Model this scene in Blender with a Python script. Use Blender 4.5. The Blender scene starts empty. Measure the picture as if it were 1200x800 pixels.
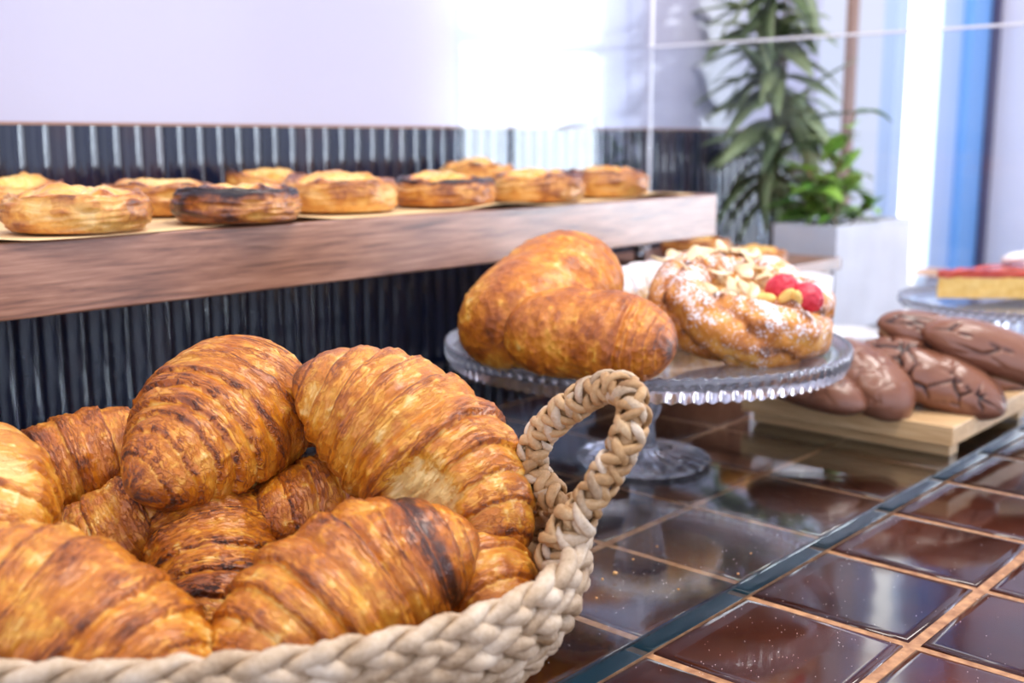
import bpy, math, random
import numpy as np
from mathutils import Vector, Matrix
random.seed(4)
SC = bpy.context.scene
COL = SC.collection
PI = math.pi

# ------------------------------------------------------------------ camera, world, lights, exposure
# world: X runs along the glass edge to the far end of the counter, Y towards the tiled wall, Z up; z = 0 is the top of the counter tiles
FPX, YAW, PITCH, EYE = 1338.15, 0.72455, 0.1768, 0.26
cam_d = bpy.data.cameras.new('camera'); cam = bpy.data.objects.new('camera', cam_d); COL.objects.link(cam)
cam.location = (0, 0, EYE); cam.rotation_euler = (PI/2 - PITCH, 0, YAW - PI/2)
cam_d.sensor_width = 36; cam_d.lens = FPX/1200*36; cam_d.clip_start = 0.01
cam_d.dof.use_dof = True; cam_d.dof.focus_distance = 0.56; cam_d.dof.aperture_fstop = 7.2
SC.camera = cam
W = bpy.data.worlds.new('world'); SC.world = W; W.use_nodes = True
W.node_tree.nodes['Background'].inputs[0].default_value = (0.72, 0.79, 1.0, 1)
W.node_tree.nodes['Background'].inputs[1].default_value = 1.5
SC.view_settings.view_transform = 'Standard'; SC.view_settings.look = 'None'
SC.view_settings.exposure = 0.55; SC.view_settings.gamma = 1; SC.view_settings.use_curve_mapping = False
SC.cycles.use_denoising = True; SC.cycles.max_bounces = 12; SC.cycles.transmission_bounces = 10
SC.cycles.sample_clamp_indirect = 8
def area(name, loc, target, size, power, col):
    l = bpy.data.lights.new(name, 'AREA'); l.shape = 'DISK'; l.size = size; l.energy = power; l.color = col
    o = bpy.data.objects.new(name, l); COL.objects.link(o); o.location = loc
    o.rotation_euler = (Vector(target) - Vector(loc)).to_track_quat('-Z', 'Y').to_euler()
    return o
area('ceiling_lamp', (0.55, -0.05, 1.55), (0.45, 0.42, 0.1), 0.45, 9.5, (1.0, 0.93, 0.84))
area('ceiling_lamp', (1.35, 0.1, 1.55), (1.1, 0.5, 0.1), 0.45, 9, (1.0, 0.95, 0.9))
area('ceiling_lamp', (-0.25, 0.45, 1.55), (0.2, 0.5, 0.1), 0.4, 3.5, (1.0, 0.93, 0.84))

# ------------------------------------------------------------------ pixel helpers (a pixel gives a direction; height or distance is given)
CF = np.array([math.cos(YAW)*math.cos(PITCH), math.sin(YAW)*math.cos(PITCH), -math.sin(PITCH)])
CR = np.cross(CF, [0, 0, 1]); CR /= np.linalg.norm(CR); CU = np.cross(CR, CF)
def ray(x, y): return CF + CR*(x-600)/FPX - CU*(y-400)/FPX
def at(x, y, z):
    d = ray(x, y); return np.array([0, 0, EYE]) + d*((z-EYE)/d[2])
def at_depth(x, y, dep): return np.array([0, 0, EYE]) + ray(x, y)*dep
def at_y(x, y, Y):
    d = ray(x, y); return np.array([0, 0, EYE]) + d*(Y/d[1])
def at_x(x, y, X):
    d = ray(x, y); return np.array([0, 0, EYE]) + d*(X/d[0])
def cvec(r, u, n):
    v = CR*r + CU*u - CF*n; return v/np.linalg.norm(v)

# ------------------------------------------------------------------ noise
def _hash(i, j, k, s):
    n = (i*374761393 + j*668265263 + k*2147483647 + s*974634777) & 0xFFFFFFFF
    n = ((n ^ (n >> 13))*1274126177) & 0xFFFFFFFF
    n = (n ^ (n >> 16)) & 0xFFFF
    return n/65535.0
def noise(p, s=0):
    p = np.asarray(p, float); f = np.floor(p).astype(np.int64); t = p-f; t = t*t*(3-2*t); r = 0
    for a in (0, 1):
        for b in (0, 1):
            for c in (0, 1):
                w = (t[..., 0] if a else 1-t[..., 0])*(t[..., 1] if b else 1-t[..., 1])*(t[..., 2] if c else 1-t[..., 2])
                r = r + w*_hash(f[..., 0]+a, f[..., 1]+b, f[..., 2]+c, s)
    return r
def fbm(p, s=0, o=3):
    r = 0; a = .5; p = np.asarray(p, float)
    for i in range(o):
        r = r + a*noise(p*2**i, s+i*17); a *= .5
    return r/(1-.5**o)
def worley(p, s=0):
    p = np.asarray(p, float); f = np.floor(p).astype(np.int64)
    d1 = np.full(p.shape[:-1], 9.); d2 = d1.copy()
    for a in (-1, 0, 1):
        for b in (-1, 0, 1):
            for c in (-1, 0, 1):
                g = f + np.array([a, b, c])
                q = np.stack([g[..., m] + _hash(g[..., 0], g[..., 1], g[..., 2], s+m*31) for m in range(3)], -1)
                d = np.linalg.norm(q-p, axis=-1)
                d2 = np.where(d < d1, d1, np.minimum(d2, d)); d1 = np.minimum(d1, d)
    return d1, d2
def smooth(a, b, x):
    t = np.clip((x-a)/(b-a), 0, 1); return t*t*(3-2*t)

# ------------------------------------------------------------------ mesh helpers
def mesh_fast(name, V, Q, attrs=None, smooth_=True):
    V = np.asarray(V, np.float32).reshape(-1, 3); Q = np.asarray(Q, np.int32)
    me = bpy.data.meshes.new(name); k = Q.shape[1]
    me.vertices.add(len(V)); me.vertices.foreach_set('co', V.ravel())
    me.loops.add(Q.size); me.loops.foreach_set('vertex_index', Q.ravel())
    me.polygons.add(len(Q)); me.polygons.foreach_set('loop_start', np.arange(0, Q.size, k, dtype=np.int32))
    me.polygons.foreach_set('loop_total', np.full(len(Q), k, np.int32))
    me.polygons.foreach_set('use_smooth', np.full(len(Q), smooth_, bool))
    me.update(calc_edges=True)
    for n, a in (attrs or {}).items():
        at_ = me.attributes.new(n, 'FLOAT', 'POINT'); at_.data.foreach_set('value', np.asarray(a, np.float32).ravel())
    me.validate()
    return me
def grid_quads(nu, nv, wrap_v=True, wrap_u=False):
    i = np.arange(nu if wrap_u else nu-1)[:, None]; j = np.arange(nv if wrap_v else nv-1)[None, :]
    a = i*nv+j; b = i*nv+(j+1) % nv; c = ((i+1) % nu)*nv+(j+1) % nv; d = ((i+1) % nu)*nv+j
    return np.stack([a, b, c, d], -1).reshape(-1, 4)
def link(name, me, m, parent=None):
    o = bpy.data.objects.new(name, me); COL.objects.link(o)
    if m is not None:
        if me.materials: me.materials[0] = m
        else: me.materials.append(m)
    if parent is not None: o.parent = parent
    return o
class MB:
    """collects simple solids into one mesh"""
    def __init__(s): s.v = []; s.f = []
    def box(s, lo, hi, rot=None, c=0.0):
        lo = np.array(lo, float); hi = np.array(hi, float); n = len(s.v)
        P = [(x, y, z) for z in (lo[2], hi[2]) for (x, y) in ((lo[0], lo[1]), (hi[0], lo[1]), (hi[0], hi[1]), (lo[0], hi[1]))]
        s.v += P; s.f += [tuple(n+q for q in t) for t in ((3, 2, 1, 0), (4, 5, 6, 7), (0, 1, 5, 4), (1, 2, 6, 5), (2, 3, 7, 6), (3, 0, 4, 7))]
        return s
    def tube(s, pts, rad, k=8):
        P = np.array(pts, float); R = np.broadcast_to(np.array(rad, float), (len(P),)); n = len(s.v)
        T = np.gradient(P, axis=0); T /= np.linalg.norm(T, axis=1)[:, None]+1e-12
        up = np.array([0, 0, 1.]) if abs(T[0][2]) < .9 else np.array([1., 0, 0])
        for i in range(len(P)):
            a = np.cross(T[i], up); a /= np.linalg.norm(a)+1e-12; b = np.cross(T[i], a); up = np.cross(a, T[i])
            for j in range(k):
                t = 2*PI*j/k; s.v.append(tuple(P[i] + R[i]*(a*math.cos(t)+b*math.sin(t))))
        for i in range(len(P)-1):
            for j in range(k): s.f.append((n+i*k+j, n+i*k+(j+1) % k, n+(i+1)*k+(j+1) % k, n+(i+1)*k+j))
        s.f.append(tuple(n+j for j in range(k))[::-1]); s.f.append(tuple(n+(len(P)-1)*k+j for j in range(k)))
        return s
    def lathe(s, prof, k=40, c=(0, 0, 0), mod=None):
        n = len(s.v)
        for i, (r, z) in enumerate(prof):
            for j in range(k):
                t = 2*PI*j/k; rr, zz = (mod(i, t, r, z) if mod else (r, z))
                s.v.append((c[0]+rr*math.cos(t), c[1]+rr*math.sin(t), c[2]+zz))
        for i in range(len(prof)-1):
            for j in range(k): s.f.append((n+i*k+j, n+i*k+(j+1) % k, n+(i+1)*k+(j+1) % k, n+(i+1)*k+j))
        s.f.append(tuple(n+j for j in range(k))[::-1]); s.f.append(tuple(n+(len(prof)-1)*k+j for j in range(k)))
        return s
    def build(s, name, m, parent=None, smooth_=False, bevel=0):
        me = bpy.data.meshes.new(name); me.from_pydata(s.v, [], s.f); me.validate()
        me.polygons.foreach_set('use_smooth', [smooth_]*len(me.polygons)); me.update()
        o = link(name, me, m, parent)
        if bevel:
            b = o.modifiers.new('bevel', 'BEVEL'); b.width = bevel; b.segments = 3; b.limit_method = 'ANGLE'
        return o
def tag(o, label=None, cat=None, group=None, kind=None):
    if label: o['label'] = label
    if cat: o['category'] = cat
    if group: o['group'] = group
    if kind: o['kind'] = kind
    return o
def empty(name, loc=(0, 0, 0), mat_=None):
    o = bpy.data.objects.new(name, None); COL.objects.link(o); o.empty_display_size = .02
    if mat_ is not None: o.matrix_world = mat_
    else: o.location = tuple(loc)
    return o
def frame(xdir, zdir, loc):
    x = Vector(xdir).normalized(); z = Vector(zdir); y = z.cross(x).normalized(); z = x.cross(y)
    m = Matrix((x, y, z)).transposed().to_4x4(); m.translation = Vector(loc); return m

# ------------------------------------------------------------------ materials
class NT:
    def __init__(s, name):
        s.m = bpy.data.materials.new(name); s.m.use_nodes = True; s.t = s.m.node_tree
        s.b = s.t.nodes['Principled BSDF']; s.out = s.t.nodes['Material Output']
    def n(s, typ, props=None, **inp):
        q = s.t.nodes.new('ShaderNode'+typ)
        for k, v in (props or {}).items(): setattr(q, k, v)
        for k, v in inp.items():
            s.set(q, int(k[1:]) if k[0] == '_' and k[1:].isdigit() else k.replace('_', ' '), v)
        return q
    def set(s, q, k, v):
        i = q.inputs[k]
        if isinstance(v, bpy.types.NodeSocket): s.t.links.new(v, i)
        elif isinstance(v, bpy.types.Node): s.t.links.new(v.outputs[0], i)
        else:
            if i.type == 'RGBA' and len(v) == 3: v = (*v, 1)
            i.default_value = v
    def ramp(s, fac, stops, interp='LINEAR'):
        q = s.t.nodes.new('ShaderNodeValToRGB'); e = q.color_ramp.elements; q.color_ramp.interpolation = interp
        while len(e) < len(stops): e.new(.5)
        for el, (p, c) in zip(e, stops): el.position = p; el.color = (*c, 1) if len(c) == 3 else c
        s.set(q, 0, fac); return q
    def mix(s, fac, a, b, blend='MIX'):
        q = s.t.nodes.new('ShaderNodeMix'); q.data_type = 'RGBA'; q.blend_type = blend
        s.set(q, 0, fac); s.set(q, 6, a); s.set(q, 7, b); return q.outputs[2]
    def math(s, op, a, b=0.0, c=None):
        q = s.t.nodes.new('ShaderNodeMath'); q.operation = op; s.set(q, 0, a); s.set(q, 1, b)
        if c is not None: s.set(q, 2, c)
        return q.outputs[0]
    def attr(s, name): return s.n('Attribute', {'attribute_name': name}).outputs['Fac']
    def obj(s, scale=(1, 1, 1)):
        tc = s.n('TexCoord'); mp = s.n('Mapping'); s.set(mp, 0, tc.outputs['Object']); mp.inputs['Scale'].default_value = scale
        return mp.outputs[0]
    def bump(s, h, strength=.3, dist=.001):
        q = s.n('Bump', Strength=strength, Distance=dist); s.set(q, 'Height', h); s.set(s.b, 'Normal', q); return q
    def set_b(s, **k):
        for a, v in k.items(): s.set(s.b, a.replace('_', ' '), v)
        return s

def mat_plain(name, col, rough=.5, **k):
    t = NT(name); t.set_b(Base_Color=col, Roughness=rough, **k); return t.m
def mat_bread(name, ramp, rough=.34, blister=.35, sugar=False, contrast=1.0, lines=False):
    t = NT(name); co = t.obj()
    nz = t.n('TexNoise', Vector=co, Scale=95, Detail=5, Roughness=.65)
    nb = t.n('TexNoise', Vector=co, Scale=30, Detail=3)
    vo = t.n('TexVoronoi', Vector=co, Scale=210)
    fl = t.n('TexVoronoi', Vector=t.mix(.012, co, nb.outputs['Color']), Scale=150)
    bk = t.attr('bake')
    if lines:
        cv = t.n('CombineXYZ'); t.set(cv, 0, t.math('MULTIPLY', t.attr('ax'), 34)); t.set(cv, 1, t.math('MULTIPLY', t.attr('cx'), 3.6)); t.set(cv, 2, t.math('MULTIPLY', t.attr('sx'), 3.6))
        ln = t.n('TexNoise', Vector=cv, Scale=1.0, Detail=4, Roughness=.6)
        crease = t.ramp(t.math('ABSOLUTE', t.math('SUBTRACT', ln, .5)), [(0.0, (1, 1, 1)), (.055, (0, 0, 0))]).outputs[0]
        crease = t.math('MULTIPLY', crease, t.attr('lamw'))
        bk = t.math('ADD', bk, t.math('MULTIPLY', crease, .22))
        bk = t.math('ADD', bk, t.math('MULTIPLY', t.math('MULTIPLY', t.math('SUBTRACT', ln, .5), .55), t.attr('lamw')))
    f = t.math('ADD', bk, t.math('MULTIPLY', t.math('SUBTRACT', nz, .5), .55*contrast))
    f = t.math('ADD', f, t.math('MULTIPLY', t.math('SUBTRACT', nb, .5), .35*contrast))
    f = t.math('ADD', f, t.math('MULTIPLY', t.math('SUBTRACT', t.n('SeparateColor', Color=fl.outputs['Color']).outputs[0], .5), .14))
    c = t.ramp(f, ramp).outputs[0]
    rg = t.math('ADD', t.math('MULTIPLY', nz, .3), rough-.15)
    if sugar:
        sg = t.attr('sugar')
        ns = t.n('TexNoise', Vector=co, Scale=520, Detail=2, Roughness=.6)
        sm = t.math('MULTIPLY', t.math('ADD', sg, t.math('MULTIPLY', t.math('SUBTRACT', ns, .5), 3.0)), 1.35)
        sm = t.ramp(sm, [(.42, (0, 0, 0)), (1.0, (1, 1, 1))]).outputs[0]
        c = t.mix(sm, c, (.86, .82, .82)); rg = t.math('ADD', rg, t.math('MULTIPLY', sm, .4))
    t.set_b(Base_Color=c, Roughness=rg, Specular_IOR_Level=.5)
    t.set_b(Subsurface_Weight=.05, Coat_Weight=.0 if sugar else .22, Coat_Roughness=.28); t.b.inputs['Subsurface Radius'].default_value = (.006, .002, .0008)
    h = t.math('ADD', t.math('MULTIPLY', nz, .9), t.math('MULTIPLY', vo.outputs['Distance'], blister))
    if lines: h = t.math('ADD', h, t.math('MULTIPLY', crease, -.7)); h = t.math('ADD', h, t.math('MULTIPLY', t.math('MULTIPLY', ln, t.attr('lamw')), 1.2))
    t.bump(h, .6, .0018); return t.m
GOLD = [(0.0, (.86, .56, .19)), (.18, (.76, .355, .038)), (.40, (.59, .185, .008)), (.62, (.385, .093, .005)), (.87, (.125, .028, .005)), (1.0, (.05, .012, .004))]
GOLD_PALE = [(0.0, (.90, .64, .32)), (.3, (.82, .44, .10)), (.55, (.66, .26, .035)), (.8, (.42, .13, .018)), (1.0, (.10, .03, .008))]
BURNT = [(0.0, (.86, .60, .27)), (.28, (.76, .40, .09)), (.48, (.55, .21, .035)), (.65, (.30, .085, .016)), (.85, (.06, .018, .012)), (1.0, (.018, .009, .009))]
M_croissant = mat_bread('croissant_crust', GOLD, lines=True)
M_roll = mat_bread('roll_crust', GOLD, rough=.46, blister=.9, lines=True, contrast=1.3)
M_sugar = mat_bread('sugared_crust', GOLD_PALE, rough=.45, sugar=True)
M_tart = mat_bread('tart_crust', BURNT, rough=.36, blister=.4, contrast=1.25)
CUST = [(0.0, (.92, .62, .20)), (.35, (.86, .46, .09)), (.6, (.70, .27, .035)), (.85, (.33, .09, .015)), (1.0, (.08, .02, .008))]
M_custard = mat_bread('custard_filling', CUST, rough=.28, blister=.25, contrast=1.1)

def mat_choc():
    t = NT('chocolate_crust'); co = t.obj(); nz = t.n('TexNoise', Vector=co, Scale=70, Detail=5)
    cr = t.attr('crack'); f = t.math('ADD', cr, t.math('MULTIPLY', t.math('SUBTRACT', nz, .5), .3))
    c = t.ramp(f, [(0, (.27, .115, .065)), (.35, (.20, .075, .04)), (.7, (.055, .018, .01)), (1, (.018, .007, .005))]).outputs[0]
    t.set_b(Base_Color=c, Roughness=.30, Specular_IOR_Level=.6); t.bump(nz, .4, .001); return t.m
M_choc = mat_choc()
def mat_wood(name, c0, c1, c2, scale=1.0, rough=.38, axis=0, coat=0.0):
    t = NT(name); s = [44*scale]*3; s[axis] = 4.5*scale; co = t.obj(tuple(s))
    w = t.n('TexNoise', Vector=co, Scale=2.2, Detail=7, Roughness=.62, Distortion=.9)
    s2 = [85*scale]*3; s2[axis] = 5*scale; co2 = t.obj(tuple(s2)); g = t.n('TexNoise', Vector=co2, Scale=4.0, Detail=4)
    f = t.math('ADD', t.math('MULTIPLY', w, .5), t.math('MULTIPLY', g, .5))
    c = t.ramp(f, [(.36, c0), (.5, c1), (.62, c2)]).outputs[0]
    t.set_b(Base_Color=c, Roughness=rough, Specular_IOR_Level=.6, Coat_Weight=coat, Coat_Roughness=.26); t.bump(g, .12, .0006); return t.m
M_walnut = mat_wood('walnut', (.13, .05, .026), (.30, .13, .07), (.44, .22, .13), coat=.7)
M_pine = mat_wood('pale_wood', (.52, .30, .13), (.68, .44, .21), (.78, .56, .30), rough=.45, axis=1)
def mat_tile():
    t = NT('brown_glaze'); oi = t.n('ObjectInfo'); co = t.obj()
    off = t.n('Mapping', Vector=co); cb = t.n('CombineXYZ'); t.set(cb, 0, t.math('MULTIPLY', oi.outputs['Random'], 9)); t.set(off, 'Location', cb)
    nz = t.n('TexNoise', Vector=off, Scale=16, Detail=4); fine = t.n('TexNoise', Vector=off, Scale=620, Detail=2)
    c = t.ramp(t.math('ADD', t.math('MULTIPLY', nz, .8), t.math('MULTIPLY', oi.outputs['Random'], .2)), [(.3, (.020, .0065, .005)), (.55, (.052, .014, .008)), (.8, (.105, .028, .013))]).outputs[0]
    sp = t.ramp(fine, [(.70, (0, 0, 0)), (.76, (1, 1, 1))]).outputs[0]
    c = t.mix(t.math('MULTIPLY', sp, .35), c, (.30, .13, .08))
    t.set_b(Base_Color=c, Roughness=.08, Specular_IOR_Level=.45)
    wv = t.n('TexNoise', Vector=off, Scale=22, Detail=1); t.bump(wv, .12, .0025); return t.m
M_tile = mat_tile()
def mat_grout():
    t = NT('tan_grout'); co = t.obj(); nz = t.n('TexNoise', Vector=co, Scale=160, Detail=4)
    c = t.ramp(nz, [(.3, (.30, .125, .05)), (.7, (.62, .33, .15))]).outputs[0]
    t.set_b(Base_Color=c, Roughness=.55); t.bump(nz, .4, .001); return t.m
M_grout = mat_grout()
def mat_navy():
    t = NT('navy_glaze'); oi = t.n('ObjectInfo'); co = t.obj((1, 1, .5)); nz = t.n('TexNoise', Vector=co, Scale=26, Detail=3)
    c = t.ramp(t.math('ADD', t.math('MULTIPLY', nz, .6), t.math('MULTIPLY', oi.outputs['Random'], .4)), [(.25, (.004, .008, .024)), (.55, (.010, .014, .034)), (.8, (.040, .018, .022))]).outputs[0]
    t.set_b(Base_Color=c, Roughness=.09, Specular_IOR_Level=.55)
    wv = t.n('TexNoise', Vector=co, Scale=60, Detail=2); t.bump(wv, .25, .002); return t.m
M_navy = mat_navy()
def mat_wall(name, col, rough):
    t = NT(name); co = t.obj(); nz = t.n('TexNoise', Vector=co, Scale=3, Detail=2)
    c = t.mix(nz, col, tuple(q*.96 for q in col)); t.set_b(Base_Color=c, Roughness=rough, Specular_IOR_Level=.6); return t.m
M_white = mat_wall('white_gloss_panel', (.46, .455, .57), .12)
M_paint = mat_wall('lavender_white_paint', (.80, .79, .90), .6)
M_floor = mat_wall('grey_floor', (.16, .13, .12), .4)
M_body = mat_wall('dark_counter_side', (.05, .03, .03), .4)
def mat_glass(name, col=(1, 1, 1), absorb=None, dens=10, rough=0.0, ior=1.5):
    t = NT(name); t.t.nodes.remove(t.b)
    g = t.n('BsdfGlass', Color=col, Roughness=rough, IOR=ior); t.t.links.new(g.outputs[0], t.out.inputs[0])
    if absorb:
        v = t.n('VolumeAbsorption', Color=absorb, Density=dens); t.t.links.new(v.outputs[0], t.out.inputs['Volume'])
    return t.m
M_sheet = mat_glass('green_edged_glass', (1, 1, 1), (.25, .72, .80), 7)
M_edge = mat_plain('teal_glass_edge', (.007, .055, .075), .06, Transmission_Weight=.35, Coat_Weight=.5)
def mat_cut(name, milk):
    t = NT(name); t.t.nodes.remove(t.b)
    g = t.n('BsdfGlass', Color=(.97, .98, 1.0), Roughness=.02, IOR=1.5); d = t.n('BsdfTranslucent', Color=(.80, .83, .95)); d2 = t.n('BsdfDiffuse', Color=(.80, .83, .95))
    dm = t.n('MixShader', _0=.5, _1=d.outputs[0], _2=d2.outputs[0]); mx = t.n('MixShader', _0=milk, _1=g.outputs[0], _2=dm.outputs[0])
    t.t.links.new(mx.outputs[0], t.out.inputs[0]); return t.m
M_cutglass = mat_cut('pressed_glass', .09); M_stemglass = mat_cut('frosted_pressed_glass', .12); M_footglass = mat_cut('clear_pressed_glass', .03)
def mat_pane(name):
    t = NT(name); t.t.nodes.remove(t.b)
    fr = t.n('Fresnel', IOR=1.5); tr = t.n('BsdfTransparent', Color=(.95, .97, .99)); gl = t.n('BsdfGlossy', Roughness=.01)
    ge = t.n('NewGeometry'); fac = t.math('MULTIPLY', fr, t.math('SUBTRACT', 1.0, ge.outputs['Backfacing']))
    mx = t.n('MixShader', _0=fac, _1=tr.outputs[0], _2=gl.outputs[0]); t.t.links.new(mx.outputs[0], t.out.inputs[0]); return t.m
M_pane = mat_pane('clear_pane')
def mat_emit(name, col, s):
    t = NT(name); t.t.nodes.remove(t.b); e = t.n('Emission', Color=col, Strength=s); t.t.links.new(e.outputs[0], t.out.inputs[0]); return t.m
M_day = mat_emit('daylight_glazing', (.84, .92, 1.0), 16)
M_day_soft = mat_emit('hazy_daylight_glazing', (.76, .80, 1.0), .72)
M_sheen_glow = mat_emit('added_sheen_glow', (.85, .90, 1.0), 5)  # glow of the added side window that puts sheen on the shelf
M_day_strip = mat_emit('bright_daylight_glazing', (1, 1, 1), 3.0)
M_blue = mat_plain('blue_paint', (.20, .46, .86), .4)
M_bluepale = mat_plain('pale_blue_paint', (.55, .70, .95), .4)
M_darkframe = mat_plain('dark_frame', (.06, .05, .12), .4)
M_brownpost = mat_plain('brown_post', (.30, .17, .12), .5)
M_chrome = mat_plain('chrome', (.8, .82, .85), .12, Metallic=1.0)
M_ceramic = mat_plain('white_ceramic', (.88, .88, .92), .18)
def mat_straw(name, c0, c1, c2):
    t = NT(name); oi = t.n('ObjectInfo'); co = t.obj(); a = t.attr('along')
    nz = t.n('TexNoise', Vector=co, Scale=60, Detail=3); fi = t.n('TexNoise', Vector=co, Scale=420, Detail=3, Roughness=.7)
    f = t.math('ADD', t.math('ADD', t.math('MULTIPLY', nz, .55), t.math('MULTIPLY', fi, .3)), t.math('MULTIPLY', oi.outputs['Random'], .15))
    c = t.ramp(f, [(.3, c0), (.5, c1), (.68, c2)]).outputs[0]
    t.set_b(Base_Color=c, Roughness=.5, Specular_IOR_Level=.4); t.bump(fi, .5, .0012); return t.m
M_straw = mat_straw('pale_seagrass', (.26, .15, .065), (.55, .40, .25), (.74, .61, .45))
M_straw2 = mat_straw('tan_seagrass', (.25, .12, .04), (.50, .29, .12), (.66, .46, .25))
def mat_concrete():
    t = NT('pale_concrete'); co = t.obj(); nz = t.n('TexNoise', Vector=co, Scale=14, Detail=5)
    c = t.ramp(nz, [(.3, (.66, .64, .66)), (.7, (.80, .78, .80))]).outputs[0]; t.set_b(Base_Color=c, Roughness=.7); t.bump(nz, .2, .002); return t.m
M_concrete = mat_concrete()
def mat_leaf(name, c0, c1):
    t = NT(name); oi = t.n('ObjectInfo'); co = t.obj(); nz = t.n('TexNoise', Vector=co, Scale=20, Detail=3)
    c = t.ramp(t.math('ADD', t.math('MULTIPLY', nz, .5), t.math('MULTIPLY', oi.outputs['Random'], .5)), [(.25, c0), (.75, c1)]).outputs[0]
    t.set_b(Base_Color=c, Roughness=.4, Transmission_Weight=.0); return t.m
M_leaf = mat_leaf('olive_leaf', (.11, .16, .07), (.34, .40, .19))
M_leaf2 = mat_leaf('fresh_leaf', (.09, .25, .02), (.32, .55, .07))
M_stem = mat_plain('brown_stem', (.22, .15, .07), .6)
M_soil = mat_plain('soil', (.05, .035, .025), .9)
M_paper = mat_plain('parchment', (.80, .56, .28), .6)
def mat_noise(name, c0, c1, sc, rough, bd=.001, sss=0):
    t = NT(name); co = t.obj(); nz = t.n('TexNoise', Vector=co, Scale=sc, Detail=4); c = t.ramp(nz, [(.3, c0), (.7, c1)]).outputs[0]
    t.set_b(Base_Color=c, Roughness=rough)
    t.bump(nz, .4, bd); return t.m
M_rasp = mat_noise('raspberry', (.55, .012, .03), (.78, .06, .09), 90, .42)
M_almond = mat_noise('almond_flake', (.86, .62, .30), (.95, .82, .58), 60, .5)
M_nut = mat_noise('golden_nut', (.84, .50, .10), (.95, .68, .22), 60, .4)
M_cream = mat_noise('almond_cream', (.66, .34, .08), (.88, .58, .22), 45, .5, .004)
M_sponge = mat_noise('yellow_sponge', (.78, .46, .10), (.92, .64, .22), 110, .7, .002)
M_glaze = mat_noise('red_fruit_glaze', (.42, .03, .02), (.68, .12, .06), 30, .2)
M_icing = mat_plain('white_icing', (.9, .88, .86), .5)
M_crumb = mat_noise('crumb', (.45, .2, .05), (.75, .45, .18), 200, .7)

# ------------------------------------------------------------------ the setting
WY = 0.91            # face of the back wall
ZR = 0.272           # top of the ribbed tiles
X_RIB0, X_RIB1, X_END = 0.25, 1.77, 2.56
FL = -0.92
floor = tag(MB().box((-2.2, -2.6, FL-.05), (6.2, 1.2, FL)).build('floor', M_floor), kind='structure')
ceiling = tag(MB().box((-2.2, -2.6, 1.7), (6.2, 1.2, 1.75)).build('ceiling', M_paint), kind='structure')
wall_back = MB().box((-2.2, WY+.004, FL), (1.77, WY+.12, ZR)).build('wall_back', M_body); tag(wall_back, kind='structure')
panel = MB().box((-2.2, WY+.0008, ZR+.0005), (1.77, WY+.12, 1.7)).build('upper_panel', M_white, wall_back)
ledge = MB().box((-2.2, WY+.0006, ZR-.002), (1.77, WY+.004, ZR+.0005)).build('tile_cap', M_brownpost, wall_back)
def rib_mesh():
    k = 10; hw = .021/2-.0005; A = math.radians(25); rc = hw/math.sin(A); v = []; f = []
    for z in (-.001, ZR-.002):
        v.append((-hw, 0, z))
        for q in range(k+1):
            a = -A+2*A*q/k; v.append((rc*math.sin(a), -.0012-(rc*math.cos(a)-rc*math.cos(A)), z))
        v.append((hw, 0, z))
    m = k+3
    for q in range(m-1): f.append((q, q+1, m+q+1, m+q))
    v += v[:]; f.append(tuple(range(3*m-1, 2*m-1, -1))); f.append(tuple(range(3*m, 4*m))); f.append((2*m, 3*m, 4*m-1, 3*m-1))
    me = bpy.data.meshes.new('tile'); me.from_pydata(v, [], f); me.update()
    for p in me.polygons[1:k+1]: p.use_smooth = True
    for e in me.edges:
        a, b = me.vertices[e.vertices[0]].co, me.vertices[e.vertices[1]].co
        if abs(a.x-b.x) < 1e-6 and abs(abs(a.x)-hw) < 1e-6: e.use_edge_sharp = True
    me.materials.append(M_navy); return me
RIB = rib_mesh()
for i in range(int((X_RIB1-X_RIB0)/.021)):
    o = link('tile', RIB, M_navy, wall_back); o.location = (X_RIB0+.021*i+.0105, WY+.0042, 0)
# window in the back wall beyond the tiles
z0w, z1w = -.2, 1.7
wb = MB().box((1.77, WY+.004, FL), (X_END, WY+.12, z0w)).build('wall_back_sill', M_paint); wb.parent = wall_back
def xw(px): return at_y(px, 150, WY+.03)[0]
win = tag(MB().box((1.77, WY+.03, z0w), (xw(1040), WY+.036, z1w)).build('window_1', M_day_soft), kind='structure')
MB().box((xw(985), WY+.018, z0w), (xw(993), WY+.029, z1w)).build('post', M_brownpost, win)
MB().box((1.77, WY+.0, z0w), (1.80, WY+.028, z1w)).build('frame', M_white, win)
MB().box((xw(1028), WY+.0, z0w), (xw(1041), WY+.028, z1w)).build('frame', M_bluepale, win)
win2 = tag(MB().box((xw(1041), WY+.03, z0w), (xw(1084), WY+.036, z1w)).build('window_2', M_day_strip), kind='structure')
d1 = tag(MB().box((xw(1085), WY+.01, z0w), (xw(1110), WY+.05, z1w)).build('trim_1', M_bluepale), kind='structure')
d2 = tag(MB().box((xw(1110), WY-.01, z0w), (xw(1131), WY+.05, z1w)).build('trim_2', M_blue), kind='structure')
d3 = tag(MB().box((xw(1131), WY-.02, z0w), (xw(1138), WY+.05, z1w)).build('trim_3', M_darkframe), kind='structure')
XE = xw(1138)
wall_end = tag(MB().box((XE, .3, FL), (XE+.1, WY+.12, 1.7)).build('wall_right', M_paint), kind='structure')
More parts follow.
